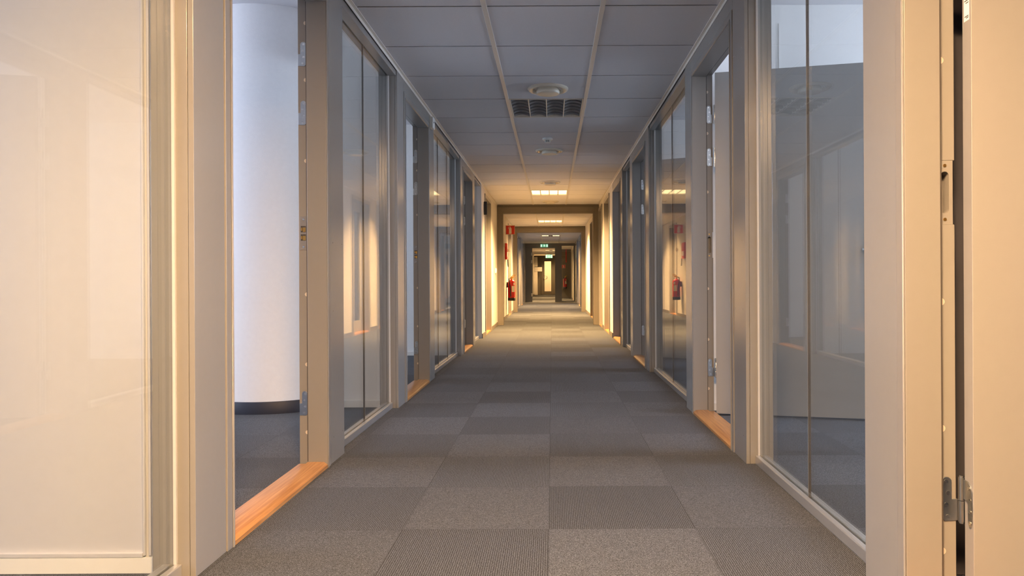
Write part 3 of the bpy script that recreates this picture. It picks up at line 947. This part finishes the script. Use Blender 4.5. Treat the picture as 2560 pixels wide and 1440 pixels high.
# ---------------------------------------------------------------- small fittings on the walls
S = L
ws = tag(empty('wall_sensor', (S.x(-.015), 6.06, 2.19)), 'small white wall sensor near the ceiling on a left post', 'wall sensor')
mb = MB(); mb.box(S.x(0), S.x(-.032), 6.00, 6.10, 2.140, 2.235); mb.build('casing', M['plastic'], ws, bevel=.004)
mb = MB(); mb.box(S.x(-.0322), S.x(-.034), 6.03, 6.05, 2.185, 2.195); mb.build('lens', M['black'], ws)
sw = tag(empty('light_switch', (S.x(-.01), 12.9, 1.0)), 'white light switch on the left wall beside the first portal', 'light switch')
mb = MB(); mb.box(S.x(0), S.x(-.022), 12.86, 12.95, .98, 1.07); mb.build('plate', M['plastic'], sw, bevel=.003)
mb = MB(); mb.box(S.x(-.022), S.x(-.028), 12.885, 12.925, 1.0, 1.05); mb.build('rocker', M['plastic'], sw, bevel=.002)
dc = tag(empty('wall_speaker', (S.x(-.03), 10.7, 1.94)), 'small black box on white wall beside recessed olive door', 'wall box')
mb = MB(); mb.box(S.x(-.052), S.x(-.006), 10.74, 10.80, 1.84, 2.04); mb.build('casing', M['black'], dc, bevel=.004)
mb = MB(); mb.box(S.x(-.006), S.x(0), 10.75, 10.79, 1.88, 2.0); mb.build('bracket', M['steel'], dc)

def flag_sign(y, z, label):
    r = tag(empty('name_plate', (S.x(-.04), y, z)), label, 'name plate', 'projecting plates by the left doors')
    mb = MB(); mb.box(S.x(0), S.x(-.045), y - .003, y + .003, z, z + .075); mb.build('plate', M['signwhite'], r)
    mb = MB(); mb.box(S.x(0), S.x(-.004), y - .012, y + .012, z + .01, z + .065); mb.build('bracket', M['steel'], r)
flag_sign(14.93, EYE + .70, 'small cream plate projecting beside the first olive door past the portal')
flag_sign(16.62, EYE + .66, 'small cream plate projecting above the fire extinguisher')

# ---------------------------------------------------------------- fire extinguishers and their signs
def extinguisher(S, y, z0, label, d=.11, cxy=None):
    c = (S.x(-d), y, z0)
    if cxy: c = (cxy[0], cxy[1], z0); y = cxy[1]
    root = tag(empty('fire_extinguisher', c), label, 'fire extinguisher')
    mb = MB(); mb.lathe([(0, .062), (.083, .062), (.086, .08), (.086, .40), (.080, .435), (.055, .462), (.022, .475), (.020, .50), (0, .50)], c, 40)
    mb.build('cylinder_body', M['red'], root, smooth=True)
    mb = MB(); mb.lathe([(0, 0), (.078, 0), (.088, .008), (.089, .066), (.084, .07), (0, .07)], c, 40); mb.build('foot_ring', M['black'], root, smooth=True)
    mb = MB(); mb.cyl((c[0], y, z0), .024, .49, .53, 'z', 16); mb.tube([(c[0] - .02, y, z0 + .52), (c[0] + .05, y - .02, z0 + .525)], .011)
    mb.build('valve', M['brass'], root, smooth=True)
    mb = MB(); mb.tube([(c[0] - .01, y, z0 + .53), (c[0] + .03, y - .01, z0 + .575), (c[0] + .09, y - .03, z0 + .585)], .008)
    mb.build('squeeze_lever', M['brass'], root, smooth=True)
    mb = MB(); mb.tube([(c[0], y, z0 + .535), (c[0] + .085, y - .03, z0 + .555)], .007)
    mb.build('carry_handle', M['brass'], root, smooth=True)
    mb = MB(); mb.tube([(c[0] - .02, y, z0 + .52), (c[0] - .055, y - .05, z0 + .50), (c[0] - .05, y - .093, z0 + .42), (c[0] - .02, y - .098, z0 + .25), (c[0] - .015, y - .098, z0 + .09)], .012)
    mb.build('hose', M['black'], root, smooth=True)
    n = 12
    for za, zb, ta, tb in ((.20, .335, -1.45, -.55), (.355, .41, -1.0, -.5)):
        pts = [(c[0] + .0868 * math.cos(ta + (tb - ta) * k / n), y + .0868 * math.sin(ta + (tb - ta) * k / n)) for k in range(n + 1)]
        pts += [(c[0] + .084 * math.cos(tb + (ta - tb) * k / n), y + .084 * math.sin(tb + (ta - tb) * k / n)) for k in range(n + 1)]
        MB().prism(pts, 'z', z0 + za, z0 + zb).build('label_sticker', M['signwhite'], root)
    mb = MB()
    if cxy: mb.box(c[0] - .03, c[0] + .03, y + .08, y + .11, z0 + .30, z0 + .42)
    else: mb.box(S.x(0), S.x(-d + .08), y - .03, y + .03, z0 + .30, z0 + .42)
    mb.build('bracket', M['black'], root)
    return root
extinguisher(L, 16.15, .385, 'red fire extinguisher hanging on the left wall under the red sign')

def ext_sign(S, y, z, w, label, d0=.0):
    xa, xb = S.x(-d0), S.x(-d0 - w)
    x0, x1 = min(xa, xb), max(xa, xb)
    root = tag(empty('extinguisher_sign', ((x0 + x1) / 2, y, z)), label, 'safety sign')
    mb = MB(); mb.box(x0, x1, y - .003, y + .003, z, z + w); mb.build('plate', M['redsign'], root)
    t = .012 * w / .2; cx = (x0 + x1) / 2; k = w / .2
    mb = MB(); yy = y - .0045
    mb.box(x0, x1, yy, y - .003, z, z + t * .6); mb.box(x0, x1, yy, y - .003, z + w - t * .6, z + w)
    mb.box(x0, x0 + t * .6, yy, y - .003, z, z + w); mb.box(x1 - t * .6, x1, yy, y - .003, z, z + w)
    mb.build('border', M['signwhite'], root)
    mb = MB()
    body = [(cx - .028 * k, z + .018 * k), (cx + .028 * k, z + .018 * k), (cx + .028 * k, z + .128 * k), (cx + .020 * k, z + .146 * k), (cx + .009 * k, z + .152 * k),
            (cx + .009 * k, z + .162 * k), (cx - .009 * k, z + .162 * k), (cx - .009 * k, z + .152 * k), (cx - .020 * k, z + .146 * k), (cx - .028 * k, z + .128 * k)]
    mb.prism(body, 'y', yy - .0005, y - .003)
    hose = [(cx + .009 * k, z + .178 * k), (cx - .025 * k, z + .172 * k), (cx - .044 * k, z + .15 * k), (cx - .046 * k, z + .125 * k), (cx - .038 * k, z + .125 * k), (cx - .035 * k, z + .147 * k), (cx - .02 * k, z + .162 * k), (cx + .009 * k, z + .166 * k)]
    mb.prism(hose, 'y', yy - .0005, y - .003)
    mb.build('pictogram', M['signwhite'], root)
    return root
ext_sign(L, 15.9, EYE + 1.02, .205, 'red sign with white extinguisher symbol projecting high from the left wall')
# red board under the sign
fb = tag(empty('fire_notice_board', (L.x(-.02), 15.75, 1.32)), 'tall red board on the left wall above the extinguisher', 'notice board')
mb = MB(); mb.box(L.x(0), L.x(-.045), 15.55, 15.85, EYE + .46, EYE + .81); mb.build('panel', M['redsign'], fb, bevel=.003)
mb = MB(); mb.box(L.x(-.045), L.x(-.0465), 15.60, 15.80, EYE + .52, EYE + .62); mb.build('text_panel', M['signwhite'], fb)
mb = MB(); mb.tube([(L.x(-.045), 15.84, EYE + .46), (L.x(-.05), 15.84, EYE + .36), (L.x(-.055), 15.84, EYE + .30)], .012); mb.build('strap', M['black'], fb)
mb = MB(); mb.box(.43, XR + .01, 33.0, 33.3, 0, HC - .002)
struct(mb.build(nxt('trim'), M['taupe'], bevel=.003), 'taupe wall nib on the right behind the fire screen')
extinguisher(L, 32.88, .46, 'small distant red extinguisher on taupe nib behind the fire screen', cxy=(.60, 32.89))
ext_sign(L, 32.9975, EYE + .54, .16, 'small distant red extinguisher sign on taupe nib behind the fire screen', d0=XL + .46)
pipe = MB(); pipe.cyl((.66, 32.965, 0), .018, 1.66, HC, 'z', 12)
tag(pipe.build('riser_pipe', M['red'], loc=(.66, 32.965, 1.66)), 'thin red pipe above the distant extinguisher', 'pipe')

# ---------------------------------------------------------------- exit signs, notice
def exit_sign(x0, x1, y, z0, z1, label, m):
    root = tag(empty('exit_sign', ((x0 + x1) / 2, y, z1)), label, 'exit sign', 'green exit signs over the far corridor')
    mb = MB(); mb.box(x0, x1, y - .015, y + .015, z0, z1); mb.build('panel', M[m], root)
    w, h = x1 - x0, z1 - z0; cx = (x0 + x1) / 2
    mb = MB(); yy = y - .017
    # arrow down in the middle
    mb.prism([(cx - .12 * h, z0 + .85 * h), (cx + .12 * h, z0 + .85 * h), (cx + .12 * h, z0 + .5 * h), (cx + .32 * h, z0 + .5 * h), (cx, z0 + .15 * h), (cx - .32 * h, z0 + .5 * h), (cx - .12 * h, z0 + .5 * h)], 'y', yy, y - .015)
    mb.build('arrow', M['signlit'], root)
    for s in (-1, 1):
        q = cx + s * w * .36
        mb = MB()
        mb.prism([(q - .18 * h, z0 + .1 * h), (q + .18 * h, z0 + .1 * h), (q + .18 * h, z0 + .9 * h), (q - .18 * h, z0 + .9 * h)], 'y', yy, y - .015)
        mb.build('door_symbol', M['signlit'], root)
    for q in (x0 + .2 * w, x1 - .2 * w):
        MB().cyl((q, y, 0), .006, z1, HC, 'z', 8).build('hanger', M['steel'], root)
    return root
exit_sign(-.44, -.14, 27.2, EYE + 1.255, EYE + 1.37, 'nearer green exit sign hanging before the dark fire screen', 'green')
exit_sign(-.32, .03, 36.0, EYE + 1.11, EYE + 1.28, 'farther bright green exit sign hanging beyond the fire screen', 'greenlit')
nb = tag(empty('notice_board', (-.77, YE - .35, EYE + .5)), 'small white paper notice in the far left corner near the end door', 'notice board')
mb = MB(); mb.box(-.99, -.57, YE - .345, YE - .325, EYE + .50, EYE + .74); mb.build('board', M['paper'], nb)
for k in range(4):
    MB().box(-.94 + .1 * k, -.88 + .1 * k, YE - .348, YE - .345, EYE + .54, EYE + .68).build('sheet', M['railm'], nb)
mb = MB(); mb.box(-.99, -.57, YE - .35, YE - .325, EYE + .74, EYE + .765); mb.build('top_rail', M['dark'], nb)

# vestibule lamp and daylight of the far side offices
ld = bpy.data.lights.new('vestibule_lamp', 'AREA'); ld.size = .6; ld.color = WARM; ld.energy = 110
lo = bpy.data.objects.new('vestibule_lamp', ld); COL.objects.link(lo); lo.location = (-.2, YE + 1.4, 2.48)
